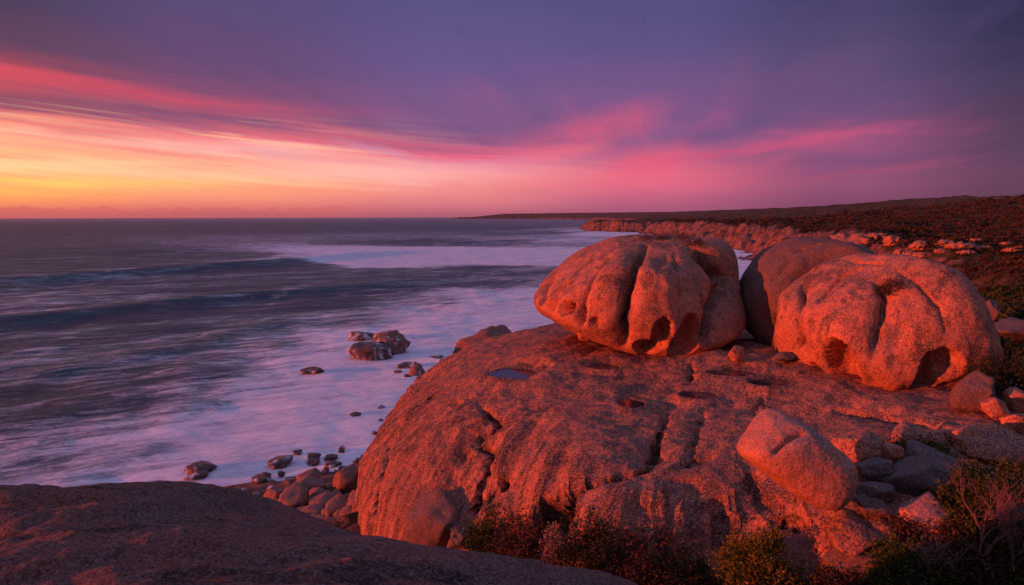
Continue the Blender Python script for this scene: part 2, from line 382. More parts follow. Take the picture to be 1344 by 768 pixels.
L = bpy.data.lights.new('sun', 'SUN'); L.energy = 5.0; L.angle = rad(.6); L.color = (1, .135, .045)
so = bpy.data.objects.new('sun', L); COL.objects.link(so)
from mathutils import Vector
sdir = Vector((SUN[0] * math.cos(ELEV), SUN[1] * math.cos(ELEV), math.sin(ELEV)))
so.rotation_euler = sdir.to_track_quat('Z', 'Y').to_euler(); so.location = (-30, -10, 20)

cam = bpy.data.cameras.new('camera'); cam.sensor_width = 36; cam.lens = 36 * F_PX / 1344
cam.clip_end = 60000; cam.clip_start = .1
co_ = bpy.data.objects.new('camera', cam); COL.objects.link(co_)
from mathutils import Matrix
co_.rotation_euler = (Matrix.Rotation(rad(90) - PITCH, 3, 'X') @ Matrix.Rotation(-ROLL, 3, 'Z')).to_euler()
sc.camera = co_
sc.view_settings.view_transform = 'Standard'; sc.view_settings.look = 'None'; sc.view_settings.exposure = .16

# ------------------------------------------------------------------ sea
def build_sea():
    na, nr = 760, 760
    A = np.linspace(rad(-78), rad(70), na); R = np.exp(np.linspace(math.log(14), math.log(20000), nr))
    a, r = np.meshgrid(A, R, indexing='ij')
    X = (r * np.sin(a)).ravel(); Y = (r * np.cos(a)).ravel()
    Z = np.zeros_like(X)
    P2 = V(X, Y, 0 * X)
    foam = np.zeros_like(X)
    W = P2[:, :2] + 5 * np.stack([fbm(P2 / 60, 3, 2), fbm(P2 / 60, 3, 8)], -1)
    crests = [([(-60, 388), (0, 372), (200, 357), (415, 341), (470, 334), (560, 330)], 2.0, 10),
              ([(-60, 440), (0, 421), (200, 402), (330, 387), (450, 378), (580, 366)], 1.3, 9),
              ([(-100, 345), (100, 332), (300, 324), (500, 316), (600, 311)], 1.0, 20),
              ([(560, 322), (640, 317), (760, 312)], 1.0, 12), ([(620, 310), (720, 304), (800, 301)], 1.0, 14),
              ([(0, 505), (180, 470), (300, 440), (420, 415)], .3, 5)]
    for pix, amp, w in crests:
        pts = [at_z(*q, SEA)[:2] for q in pix]
        d, tt = seg_dist(W, pts)
        Z += amp * np.exp(-(d / w) ** 2) * np.clip(np.minimum(tt, 1 - tt) * 6 + .1, 0, 1)
    fade = np.clip(1 - np.hypot(X, Y) / 2500, 0, 1)
    Z += fade * (.35 * fbm(P2 / 22, 3, 4) + .22 * fbm(V(X * .1 + Y * .05, Y * .13 - X * .02, 0 * X), 3, 6))
    # foam density: hand placed samples blended over the surface
    S = [(100,300,0),(300,300,0),(500,300,.0),(650,300,.03),(100,330,.02),(300,335,.04),(755,301,.45),(800,307,.8),(700,306,.18),(740,315,.55),
         (680,313,.4),(640,317,.35),(600,318,.08),(560,318,.05),(430,334,.9),(450,333,1.1),(490,332,1.3),(530,331,1.4),(560,336,1.3),(620,338,1.1),(700,341,.8),(480,340,1.1),(520,345,1.),
         (420,334,.35),(380,350,.02),(300,350,.04),(610,355,.12),(500,357,.18),(680,360,.22),(640,372,.2),(700,368,.3),(560,372,.12),(480,372,.08),(400,376,.05),(250,384,.05),(60,350,.05),(50,398,.3),
         (170,388,.25),(200,405,.05),(100,420,.03),(250,415,.12),(350,405,.15),(350,425,.12),(450,395,.15),(450,415,.3),(550,395,.4),(620,385,.6),(650,400,.8),(700,385,.75),
         (600,420,.85),(540,415,.6),(430,435,.6),(350,447,.4),(250,450,.25),(100,450,.15),(40,470,.3),(150,485,.25),(290,485,.42),(390,470,.7),
         (470,480,.95),(550,455,.95),(560,500,.9),(450,520,.9),(350,510,.75),(250,525,.5),(130,535,.38),(30,530,.3),(30,590,.45),(150,590,.6),
         (300,570,.85),(400,555,.95),(480,560,.9),(200,630,.7),(60,630,.55),(330,620,.95),(420,600,1.),(1000,345,.9),(1300,300,.3),(-200,400,.1),(-300,600,.3),(-200,320,0)]
    q = []; vals = []
    for px, py, v_ in S:
        p = at_z(px, py, SEA); q.append((math.atan2(p[0], p[1]) * 3.2, math.log(math.hypot(p[0], p[1])) * 2.6)); vals.append(v_)
    q = np.array(q); vals = np.array(vals)
    U = np.stack([a.ravel() * 3.2, np.log(r.ravel()) * 2.6], -1)
    num = np.zeros(len(U)); den = np.zeros(len(U)) + 1e-6
    for k in range(len(q)):
        w = 1. / (((U - q[k]) ** 2).sum(1) + .002) ** 2
        num += w * vals[k]; den += w
    foam = num / den
    foam = foam + .22 * ss(foam, .35, .8)
    for pix, w, amp in [([(418, 336), (450, 333), (490, 331), (550, 328)], 6, 1.7), ([(430, 338), (500, 341), (600, 343), (715, 339)], 22, 1.1), ([(560, 329), (620, 332), (720, 330)], 12, .6),
                        ([(630, 313), (700, 311)], 7, .8), ([(725, 305), (800, 300)], 10, .9), ([(680, 318), (800, 314)], 10, .8), ([(-20, 414), (60, 405), (150, 396)], 4, .6), ([(560, 322), (640, 320)], 6, .4), ([(350, 396), (390, 373)], 3, .3)]:
        pts = [at_z(*q_, SEA)[:2] for q_ in pix]; d, tt = seg_dist(W, pts)
        foam = np.maximum(foam, amp * np.exp(-(d / w) ** 2) * np.clip(np.minimum(tt, 1 - tt) * 6 + .2, 0, 1))
    for (p, rr) in SEA_ROCKS:
        d = np.hypot(X - p[0], (Y - p[1])) / rr
        foam = np.maximum(foam, (1.6 - .3 * d) * (d < 3.5) * 1.0 * np.exp(-np.clip(d - 1.5, 0, 9) ** 2))
    P = V(X, Y, SEA + Z)
    o = mesh_obj('sea', P, grid_faces(na, nr)[:, ::-1], M['sea'], attrs={'foam': foam}); tag(o, kind='structure')
SEA_ROCKS = []

# ------------------------------------------------------------------ land
COAST = [(-60,-60),(-48,-10),(-40,22),(-26,43),(-15,56),(0,66),(14,62),(26,62),(42,80),(66,125),(90,185),(110,255),(123,318),(146,400),(170,520),(182,700),(164,880),
         (104,1010),(118,1080),(240,1300),(330,1700),(420,2500),(500,4000),(200,5300),(-500,6050),(-560,6300),(-300,7500),(20000,12000),(20000,-60)]
def coast_sdf(X, Y):
    P = np.stack([X, Y], -1); inside = np.zeros(len(X), bool); best = np.full(len(X), 1e9)
    n = len(COAST)
    for k in range(n):
        a, b = np.array(COAST[k], float), np.array(COAST[(k + 1) % n], float); ab = b - a
        t_ = np.clip(((P - a) @ ab) / (ab @ ab), 0, 1)
        best = np.minimum(best, np.hypot(X - a[0] - t_ * ab[0], Y - a[1] - t_ * ab[1]))
        c_ = (a[1] > Y) != (b[1] > Y)
        with np.errstate(divide='ignore', invalid='ignore'):
            xi = a[0] + (Y - a[1]) / (b[1] - a[1] + 1e-12) * ab[0]
        inside ^= c_ & (X < xi)
    return np.where(inside, best, -best)
def land_z(X, Y):
    P2 = V(X, Y, 0 * X); r = np.hypot(X, Y)
    far = ss(r, 90, 260)
    s = coast_sdf(X, Y)
    sn = s + far * (16 * fbm(P2 / 55, 5, 31) + 5 * ridged(P2 / 18, 3, 33)) + (1 - far) * 3 * fbm(P2 / 8, 3, 12)
    w = 44 - 22 * far
    cl = ss(sn, -2, w)
    cl = cl ** (1 - .15 * far)
    h = 14 * cl + far * 3.5 * cl * fbm(P2 / 70, 3, 35)
    h += 34 * ss(s + 40 * fbm(P2 / 300, 3, 41) * far, 60, 560) + 10 * ss(s, 500, 1500)
    h += far * ss(sn, -4, 6) * ss(sn, 60, 15) * (1.3 * ridged(P2 / 9, 4, 51) + 2.5 * fbm(P2 / 26, 4, 53))        # broken rock on the cliff
    h += ss(sn, 12, 30) * (.5 * fbm(P2 / 5, 3, 44) + far * 2.0 * fbm(P2 / 30, 5, 45) + .3 * fbm(P2 / 1.5, 2, 48) * (1 - far))
    h += 3.1 * np.exp(-((X - 15) / 9.) ** 2 - ((Y - 8) / 8.) ** 2)      # the shoulder beside the viewer
    h -= 3.0 * np.exp(-((X - 0) / 7.) ** 2 - ((Y - 15) / 5.) ** 2)      # the gully below the dome
    h = np.where(sn < -2, h - 3 * ss(-sn, 2, 25) - .5, h)
    rock = far * ss(sn, -6, 0) * ss(sn, 34, 14)
    rock = rock + ss(X, 17, 11) * (1 - far) * (.45 * ss(fbm(P2 / 12, 3, 61), .1, .4) + ss(sn, 36, 22))
    return SEA + h, rock, s
def build_terrain():
    na, nr = 1100, 640
    A = np.concatenate([np.linspace(rad(-75), rad(-12), 160)[:-1], np.linspace(rad(-12), rad(44), 860), np.linspace(rad(44), rad(80), 81)[1:]])
    na = len(A)
    R = np.exp(np.linspace(math.log(5), math.log(11000), nr))
    a, r = np.meshgrid(A, R, indexing='ij')
    X = (r * np.sin(a)).ravel(); Y = (r * np.cos(a)).ravel()
    Z, rock, s = land_z(X, Y)
    F = grid_faces(na, nr)[:, ::-1]
    F = F[(Z[F] > SEA - 3.0).any(1)]
    used = np.zeros(len(X), bool); used[F] = True; idx = np.cumsum(used) - 1
    P = V(X, Y, Z)[used]; F = idx[F]
    o = mesh_obj('terrain', P, F, M['terrain'], attrs={'rock': rock[used], 'green': ss(np.hypot(X, Y)[used], 165, 115)}); tag(o, kind='structure')
    return P, F

# ------------------------------------------------------------------ the great dome
def superell(P, c, r, n, m_):
    d = np.abs((P - np.array(c)) / np.array(r)) + 1e-9
    g = (d[:, 0] ** n + d[:, 1] ** n) ** (m_ / n) + d[:, 2] ** m_
    return (g ** (1 / m_) - 1) * min(r)
def smin(a, b, k):
    h = np.clip(.5 + .5 * (b - a) / k, 0, 1); return b * (1 - h) + a * h - k * h * (1 - h)
def dome_field(P):
    f = superell(P, (9.5, 29.5, -14), (16.4, 15.0, 8.9), 2.3, 2.7)
    f = smin(f, superell(P, (16, 20, -11.5), (12, 9.5, 6.3), 2.6, 3.0), 1.2)
    f = smin(f, superell(P, (4.9, 19.2, -12.5), (5.2, 5.2, 6.2), 2.1, 3.8), .6)
    f = smin(f, superell(P, (9.2, 15.2, -12), (4.4, 4.2, 6.1), 2.8, 2.8), .9)
    f = smin(f, superell(P, (16, 38, -12), (11, 11, 6.2), 2.4, 2.6), 1.5)
    return f
POOLS = [(675, 479, 34, 8), (828, 523, 19, 8), (958, 487, 30, 5), (915, 516, 26, 6), (1010, 501, 30, 6), (793, 478, 22, 7), (976, 418, 12, 11)]
def build_dome():
    C = np.array([8., 25., -15.])
    # finer towards the viewer
    w = np.linspace(0, 1, 1150); th = np.interp(w, [0, .86, 1], [rad(-205), rad(15), rad(155)])
    nph = 560; ph = np.linspace(rad(.3), rad(112), nph)
    T, Pp = np.meshgrid(th, ph, indexing='ij')
    D = np.stack([np.sin(Pp) * np.cos(T), np.sin(Pp) * np.sin(T), np.cos(Pp)], -1).reshape(-1, 3)
    lo = np.full(len(D), 1.); hi = np.full(len(D), 40.)
    for _ in range(20):
        mid = (lo + hi) / 2; inside = dome_field(C + D * mid[:, None]) < 0
        lo = np.where(inside, mid, lo); hi = np.where(inside, hi, mid)
    P = C + D * lo[:, None]
    F = grid_faces(len(th), nph, wrap=True)
    N = normals(P, F)
    if (N * D).sum() < 0: F = F[:, ::-1]; N = -N
    steep = ss(N[:, 2], .975, .8)
    disp = .34 * fbm(P / 5.5, 3, 1) + .06 * fbm(P / 1.6, 3, 2)
    rel = P[:, :2] - np.array([8.5, 31.]); rl = np.linalg.norm(rel, axis=1)
    flut = V(rel[:, 0] / rl * 14, rel[:, 1] / rl * 14, P[:, 2] * .10 + rl * .05) + .22 * np.stack([fbm(P / 2.2, 2, 14)] * 3, -1)
    f1 = fbm(flut * 1.0, 2, 5); f2 = fbm(flut * 2.6, 3, 7)
    disp += steep * (.24 * f1 - .13 * np.clip(ridged(flut * 1.5, 2, 6), 0, 9) + .11 * f2)
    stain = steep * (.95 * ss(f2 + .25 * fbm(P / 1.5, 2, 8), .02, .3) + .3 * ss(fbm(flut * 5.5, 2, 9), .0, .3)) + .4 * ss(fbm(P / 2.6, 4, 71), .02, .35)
    # exfoliation sheets: low steps that wind over the top
    q = (P[:, 0] * .35 + P[:, 1] * .55 + P[:, 2] * .8) + 1.1 * fbm(P / 3.2, 3, 9)
    saw = (q / 1.5) % 1.0
    disp += (1 - .6 * steep) * .07 * (np.minimum(saw ** 1.5, (1 - saw) * 6) - .35) * ss(fbm(P / 4, 2, 10), -.2, .4)
    aq = P @ np.array([[.9, -.35, 0], [.35, .9, 0], [0, 0, 1]]) * np.array([.35, 1.3, 1.3]) + .5 * np.stack([fbm(P / 2.5, 2, 17)] * 3, -1)
    disp += (1 - .8 * steep) * (.09 * fbm(aq, 3, 21) - .07 * np.clip(ridged(aq * .8, 2, 23), 0, 9))
    disp += .035 * fbm(P / .45, 3, 11) + .012 * fbm(P / .13, 2, 13)
    P = P + N * disp[:, None]
    N = normals(P, F)
    B = P.copy(); BN = N.copy()
    P = B
    for pix, dep, wd, sh, sw in [
        ([(880, 528), (868, 555), (858, 585), (851, 605), (836, 613), (800, 619), (768, 630), (742, 648), (726, 668), (716, 700), (710, 730)], .55, .09, .14, .4),
        ([(745, 648), (728, 668), (716, 695), (708, 740)], 1.3, .36, .2, .7),
        ([(908, 472), (904, 490), (900, 500)], .3, .09, .1, .4),
        ([(628, 528), (645, 545), (652, 556), (628, 573), (622, 580)], .36, .08, .08, .25),
        ([(622, 580), (640, 590), (628, 620), (622, 650), (618, 680)], .4, .13, .2, .4),
        ([(664, 628), (650, 640), (638, 655)], .35, .13, .1, .3),
        ([(508, 575), (500, 610), (490, 650), (487, 680)], .3, .15, .1, .35),
        ([(600, 500), (570, 515), (540, 530)], .28, .2, .1, .5),
        ([(610, 520), (590, 530), (575, 535)], .15, .12, .0, .5),
        ([(925, 530), (915, 560), (905, 590), (898, 606)], .18, .1, .12, .4),
        ([(852, 606), (900, 604), (940, 590)], .2, .1, .1, .4),
        ([(880, 528), (905, 515), (940, 510)], .2, .12, .0, .4),
        ([(985, 540), (1000, 520), (1003, 530)], .15, .06, .0, .3),
        ([(975, 600), (985, 640), (1010, 670), (1060, 700)], .3, .2, .25, .7),
        ([(560, 540), (600, 525), (660, 505)], .12, .1, .05, .3),
        ([(930, 650), (945, 690), (950, 740)], .2, .2, .2, .6),
        ([(1040, 575), (1100, 585), (1160, 590)], .25, .15, .1, .4),
        ([(1090, 535), (1160, 545), (1240, 560)], .18, .12, .1, .4)]:
        P = cut(P, BN, pix, dep, wd, sh, sw, wob=.28, seed=int(pix[0][0]))
    stain = np.maximum(stain, .95 * ss(np.linalg.norm(P - B, axis=1), .14, .36))      # darker where the joints are cut deep
    # niches on the front
    for px, py, rr, dp in [(848, 668, .35, .2), (610, 600, .3, .2), (636, 600, .25, .15), (905, 640, .5, .2)]:
        c = pick(B, BN, px, py); d = np.linalg.norm(P - c, axis=1)
        P = P - BN * (dp * np.exp(-(d / rr) ** 2))[:, None]
    # solution pans holding water
    for k, (px, py, wpx, hpx) in enumerate(POOLS):
        c = pick(B, BN, px, py); c2 = pick(B, BN, px, py - hpx); c3 = pick(B, BN, px, py + hpx)
        t_ = c[1]; rx = wpx * t_ / F_PX; ry = max(.5, .5 * abs(c2[1] - c3[1]))
        ry = min(ry, rx * 1.6)
        e = np.sqrt(((P[:, 0] - c[0]) / rx) ** 2 + ((P[:, 1] - c[1]) / ry) ** 2) + .22 * fbm(P / (.5 * rx + .3), 3, 70 + k)
        near = (np.abs(P[:, 2] - c[2]) < 1.2)
        ring = near & (e < 1.35) & (e > .8)
        zl = (np.percentile(P[ring, 2], 42) if ring.any() else c[2])
        m2 = ss(e, 1.65, 1.0) * near
        P[:, 2] = P[:, 2] * (1 - m2) + (zl + .035 + .05 * (P[:, 2] - zl)) * m2 - .11 * ss(e, 1.06, .82) * near
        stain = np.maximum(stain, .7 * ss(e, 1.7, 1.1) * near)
        # water sheet
        n = 48; an = np.linspace(0, 2 * np.pi, n, endpoint=False)
        rim = V(c[0] + rx * 1.02 * np.cos(an), c[1] + ry * 1.02 * np.sin(an), zl - .005)
        vv = np.vstack([[[c[0], c[1], zl - .005]], rim]); ff = np.array([[0, 1 + i, 1 + (i + 1) % n] for i in range(n)])
        lab = ['wide shallow rain pool on the left shoulder of the dome', 'small dark oval rain pool in the middle of the dome',
               'thin puddle between the two balanced boulders, left one', 'narrow puddle in front of the thin puddle near the crack',
               'long dark puddle at the left foot of the right balanced boulder', 'dark hollow with water just below the small block by the left boulder',
               'bright strip of water seen through the gap between the two big boulders'][k]
        o = mesh_obj('rock_pool', vv, ff, M['pool'], loc=c); tag(o, lab, 'rock pool', 'rain pools on the dome')
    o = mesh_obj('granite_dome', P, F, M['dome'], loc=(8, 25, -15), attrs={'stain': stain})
    tag(o, 'huge cracked orange granite dome carrying the two balanced boulders', 'rock dome')
    return P, normals(P, F), F

# ------------------------------------------------------------------ foreground rock
def fore_z(X, Y):
    P2 = V(X, Y, 0 * X)
    q = .0183 * X ** 2 + .0407 * X * Y + .0588 * Y ** 2
    q = q + .0006 * np.clip(-X - 3, 0, 99) ** 3 * .5 + .004 * np.clip(X - 3, 0, 99) ** 3
    dd = np.clip(np.hypot(X * .8, Y) - 7.6, 0, 99); q = q + .22 * dd ** 2 * ss(Y, 1, 5)
    q = q + .045 * np.clip(-X - 2.2, 0, 3) ** 2 + .045 * np.clip(X + .45, 0, 3) ** 2
    z = -1.35 - q
    z += .27 * np.exp(-((X + 3.0) / 1.6) ** 2 - ((Y - 5.4) / 1.8) ** 2) + .08 * np.exp(-((X + 5) / 1.1) ** 2 - ((Y - 5.4) / 1.5) ** 2)
    rt = P2 @ np.array([[.86, -.5, 0], [.5, .86, 0], [0, 0, 1]])
    st = rt * np.array([.28, 1.0, 1]) + .3 * np.stack([fbm(P2 / 2, 2, 3)] * 3, -1)
    z += .10 * fbm(P2 / 2.5, 3, 81) + .15 * fbm(st * 1.0, 3, 82) - .07 * np.clip(ridged(st * 1.5, 2, 84), 0, 9) + .03 * fbm(P2 / .4, 3, 85) + .012 * fbm(P2 / .1, 3, 86)
    return z
def build_fore():
    n1, n2 = 760, 620
    x = np.linspace(-13, 6, n1); y = -3 + 15 * np.linspace(0, 1, n2)
    X, Y = np.meshgrid(x, y, indexing='ij'); X = X.ravel(); Y = Y.ravel()
    P = V(X, Y, fore_z(X, Y))
    F = grid_faces(n1, n2)
    sc_ = ss(fbm(V(X * .5 + Y * .3, Y * 1.6 - X * .5, 0 * X), 4, 88), .1, .3)
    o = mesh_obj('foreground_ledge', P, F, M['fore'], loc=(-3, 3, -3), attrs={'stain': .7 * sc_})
    tag(o, 'dark rounded granite ledge across the lower left foreground in shade', 'rock ledge')
    return P, F

# ------------------------------------------------------------------ boulders
def rot_z(a):
    c, s = math.cos(a), math.sin(a); return np.array([[c, -s, 0], [s, c, 0], [0, 0, 1]])
def rot_y(a):
    c, s = math.cos(a), math.sin(a); return np.array([[c, 0, s], [0, 1, 0], [-s, 0, c]])
def rot_x(a):
    c, s = math.cos(a), math.sin(a); return np.array([[1, 0, 0], [0, c, -s], [0, s, c]])
def facet_radius(D, seed, n=16, p=9, spread=.22, rs=None):
    rs = np.random.RandomState(seed)
    i = np.arange(n) + .5; ph = np.arccos(1 - 2 * i / n); th = np.pi * (1 + 5 ** .5) * i
    nn = np.stack([np.cos(th) * np.sin(ph), np.sin(th) * np.sin(ph), np.cos(ph)], -1) + rs.normal(size=(n, 3)) * .25
    nn /= np.linalg.norm(nn, axis=1)[:, None]
    h = 1 - spread * rs.rand(n)
    g = (np.clip(D @ nn.T, 0, 9) / h) ** p
    return g.sum(1) ** (-1 / p)
def rock(name, c, size, seed, label, mat='boulder', level=4, R=None, p=9, nf=16, amp=1., cat='boulder', group=None, spread=.3, wash=0):
    D, F = ico(level)
    r = facet_radius(D, seed, nf, p, spread)
    P = D * r[:, None]
    P = P * (1 + amp * (.09 * fbm(P * 1.3 + seed, 3, seed)))[:, None]
    mn, mx_ = P.min(0), P.max(0); P = (P - (mn + mx_) / 2) / ((mx_ - mn) / 2)
    P = P * np.array(size)
    s = float(np.mean(size))
    P = P + D * (amp * (.035 * s * fbm(P / (.35 * s), 3, seed + 5)) + .012 * min(1., s) * fbm(P / (.08 * s + .03), 2, seed + 2))[:, None]
    if R is not None: P = P @ R.T
    at_ = None
    if wash:
        W_ = (P + c) * np.array([1.6, 1.6, .25]); hz = (P[:, 2] - P[:, 2].min()) / np.ptp(P[:, 2])
        at_ = {'wash': .8 * ss(fbm(W_ * .8, 4, seed) + wash * (1.1 - hz), .12, .75)}
    o = mesh_obj(name, P + c, F, M[mat], loc=c, attrs=at_)
    return tag(o, label, cat, group)

def sculpt(name, C, size, level, planes, p, grooves, caves, mat, label, seed, rotz=0., amp=1., lobes=()):
    """a large boulder: rounded polyhedron around C, then lobes, caverns and grooves"""
    D, F = ico(level)
    C = np.array(C, float); size = np.array(size, float)
    E = D / np.linalg.norm(D / size, axis=1)[:, None] ** 0  # unit directions
    q = (np.abs(D / size) ** 2.35).sum(1)
    r = q ** (-1 / 2.35)                                     # superellipsoid radius
    g = (1 / r) ** p
    for n, h in planes:
        n = np.array(n, float); n /= np.linalg.norm(n)
        g = g + (np.clip(D @ n, 0, 9) / h) ** p
    r = g ** (-1 / p)
    P = C + D * r[:, None]
    r = r * (1 + amp * .04 * fbm((P - C) / 2.3, 3, seed))
    P = C + D * r[:, None]
    N = normals(P, F)
    for px, py, R_, h in lobes:                             # bulges and hollows
        c = pick(P, N, px, py); d = np.linalg.norm(P - c, axis=1); P = P + N * (h * np.exp(-(d / R_) ** 2))[:, None]
    N = normals(P, F); B = P.copy(); BN = N
    for k, (pix, dep, wd, sh, sw) in enumerate(grooves):
        P = cut(P, BN, pix, dep, wd, sh, sw, wob=.15, seed=seed + k)
    gst = ss(np.linalg.norm(P - B, axis=1), .12, .4)
    rr = np.linalg.norm(P - C, axis=1); Dn = (P - C) / rr[:, None]
    for px, py, wx, wz, dep in caves:                       # hollowed caverns (weathered tafoni)
        c = pick(B, BN, px, py); t_ = c[1]
        rx, rz = wx * t_ / F_PX, wz * t_ / F_PX
        out = (c - C) / np.linalg.norm(c - C)
        side = np.cross(out, (0, 0, 1)); side /= np.linalg.norm(side); up = np.cross(side, out)
        ax = np.stack([side / rx, up / rz, out / dep])      # metric of the ellipsoid
        # wavy ellipsoid
        o_ = (C - c) @ ax.T; d_ = Dn @ ax.T
        a_ = (d_ ** 2).sum(1); b_ = d_ @ o_; c_ = (o_ ** 2).sum() - 1.0
        disc = b_ ** 2 - a_ * c_
        ok = disc > 0; sq = np.sqrt(np.where(ok, disc, 0))
        t0 = (-b_ - sq) / a_; t1 = (-b_ + sq) / a_
        m_ = ok & (t0 > 0) & (t0 < rr) & (t1 > rr - .1)
        rr = np.where(m_, t0, rr)
    P = C + Dn * rr[:, None]
    N = normals(P, F)
    d = .03 * fbm(P / .9, 3, seed + 3) + .02 * fbm(P / .3, 3, seed + 4) + .007 * fbm(P / .09, 2, seed + 6)
    fl = P * np.array([1.6, 1.6, .25]); d += .03 * fbm(fl, 2, seed + 8) * ss(N[:, 2], .8, .2)
    P = P + N * d[:, None]
    fl2 = P * np.array([1, 1, .13]) + .2 * np.stack([fbm(P / 2, 2, seed + 60)] * 3, -1)
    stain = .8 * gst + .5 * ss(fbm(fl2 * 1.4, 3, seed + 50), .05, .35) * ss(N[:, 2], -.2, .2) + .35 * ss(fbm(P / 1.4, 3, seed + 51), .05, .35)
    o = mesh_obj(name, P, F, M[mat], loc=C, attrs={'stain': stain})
    tag(o, label, 'boulder', 'balanced boulders on the dome')
    return P, N, F, o

def tube(pts, r0, r1, sides=5):
    pts = np.asarray(pts); n = len(pts); V_ = []; F_ = []
    for k in range(n):
        d = pts[min(k + 1, n - 1)] - pts[max(k - 1, 0)]; d = d / (np.linalg.norm(d) + 1e-9)
        a = np.cross(d, (.3, .9, .2)); a /= np.linalg.norm(a) + 1e-9; b_ = np.cross(d, a)
        r_ = r0 + (r1 - r0) * k / (n - 1)
        for j in range(sides):
            an = 2 * np.pi * j / sides; V_.append(pts[k] + r_ * (a * np.cos(an) + b_ * np.sin(an)))
    for k in range(n - 1):
        for j in range(sides):
            j2 = (j + 1) % sides; F_.append((k * sides + j, k * sides + j2, (k + 1) * sides + j2, (k + 1) * sides + j))
    return np.array(V_), np.array(F_)
def join(parts):
    Vs, Fs, n = [], [], 0
    for v, f in parts: Vs.append(v); Fs.append(f + n); n += len(v)
    return np.vstack(Vs), np.vstack(Fs)
def leaves(T, D, rs, ln, wd, per):
    """per leaves around each tip T with outward direction D"""
    n = len(T) * per
    c = np.repeat(T, per, 0) + rs.normal(size=(n, 3)) * ln * 1.1
    d = np.repeat(D, per, 0) + rs.normal(size=(n, 3)) * .7; d[:, 2] += .3; d /= np.linalg.norm(d, axis=1)[:, None]
    s = np.cross(d, rs.normal(size=(n, 3))); s /= np.linalg.norm(s, axis=1)[:, None]
    L_ = ln * (.6 + .8 * rs.rand(n))[:, None]; W_ = wd * (.6 + .8 * rs.rand(n))[:, None]
    P = np.stack([c, c + d * L_ * .45 + s * W_, c + d * L_, c + d * L_ * .45 - s * W_], 1).reshape(-1, 3)
    return P, np.arange(n * 4).reshape(-1, 4)
def bush(base, w, h, seed, mat, label, tips=380, per=15, ln=.075, wd=.02, stem='twig_dark', cat='shrub', group='coastal shrubs around the dome', open_=.25, name='heath_shrub', bare=0):
    rs = np.random.RandomState(seed); base = np.array(base, float)
    D = rs.normal(size=(tips, 3)); D[:, 2] = np.abs(D[:, 2]) * .9 + .05; D /= np.linalg.norm(D, axis=1)[:, None]
    lump = 1 + .55 * perlin(D * 2.2 + seed, seed) + .3 * perlin(D * 5. + seed, seed + 1)
    rr = lump * (1 - open_ * rs.rand(tips) ** 2 * 2)
    T = D * rr[:, None] * np.array([w / 2, w / 2, h * .9]) + np.array([0, 0, h * .06])
    ro = empty(name, base); tag(ro, label, cat, group)
    P, F = leaves(T, D, rs, ln, wd, per)
    mesh_obj('foliage', P, F, M[mat], parent=ro, smooth=False)
    parts = []
    for k in range(max(10, tips // 14)):
        e = T[rs.randint(tips)] * (1.0 + .12 * rs.rand()); m1 = e * .45 + rs.normal(size=3) * .07 * w + np.array([0, 0, .05 * h])
        parts.append(tube([np.array([rs.normal() * .03, rs.normal() * .03, -.1]), m1 * .5, m1, e * .8 + rs.normal(size=3) * .02, e], .012 + .006 * w, .003, 4))
    v, f = join(parts); mesh_obj('branches', v, f, M[stem], parent=ro)
    return ro
def bare_shrub(base, w, h, seed, label, lean=(0, 0)):
    rs = np.random.RandomState(seed); parts = []
    def grow(p, d, L_, r_, lev):
        pts = [p]; q = p.copy(); dd = d.copy()
        for k in range(4):
            dd = dd + rs.normal(size=3) * .18; dd /= np.linalg.norm(dd); q = q + dd * L_ / 4; pts.append(q.copy())
        parts.append(tube(pts, r_, r_ * .55, 5))
        if lev < 4:
            for k in range(rs.randint(2, 5)):
                j = rs.randint(2, 5); nd = dd + rs.normal(size=3) * .55 + np.array([0, 0, .12]); nd /= np.linalg.norm(nd)
                grow(pts[j], nd, L_ * (.5 + .25 * rs.rand()), r_ * .6, lev + 1)
    for k in range(5):
        d = np.array([rs.normal() * .5 * w / h + lean[0], rs.normal() * .3 + lean[1], 1.]); d /= np.linalg.norm(d)
        grow(np.array([rs.normal() * .06, rs.normal() * .06, -.1]), d, h * .42, .011 * h, 0)
    v, f = join(parts)
    o = mesh_obj('bare_shrub', v, f, M['twig']); o.location = tuple(float(q) for q in base)
    tag(o, label, 'shrub', 'leafless shrubs')

# ================================================================== build
TP, TF = build_terrain()
DP, DN, DF = build_dome()
FP, FF = build_fore()
TN = normals(TP, TF)
near = (np.hypot(TP[:, 0], TP[:, 1]) < 120)
GP = np.vstack([DP[::3], TP[near]]); GN = np.vstack([DN[::3], TN[near]])
def ground(px, py, keep=6):
    """the first surface met along the sight line through px,py, on the dome or the ground"""
    X, Y, f = proj(GP); d = np.hypot(X - px, Y - py); d[np.isnan(d)] = 1e9
    d[(GN * GP).sum(1) > 0] = 1e9
    k = np.where(d < max(keep, d.min() + 1))[0]
    return GP[k[np.argmin(f[k])]]

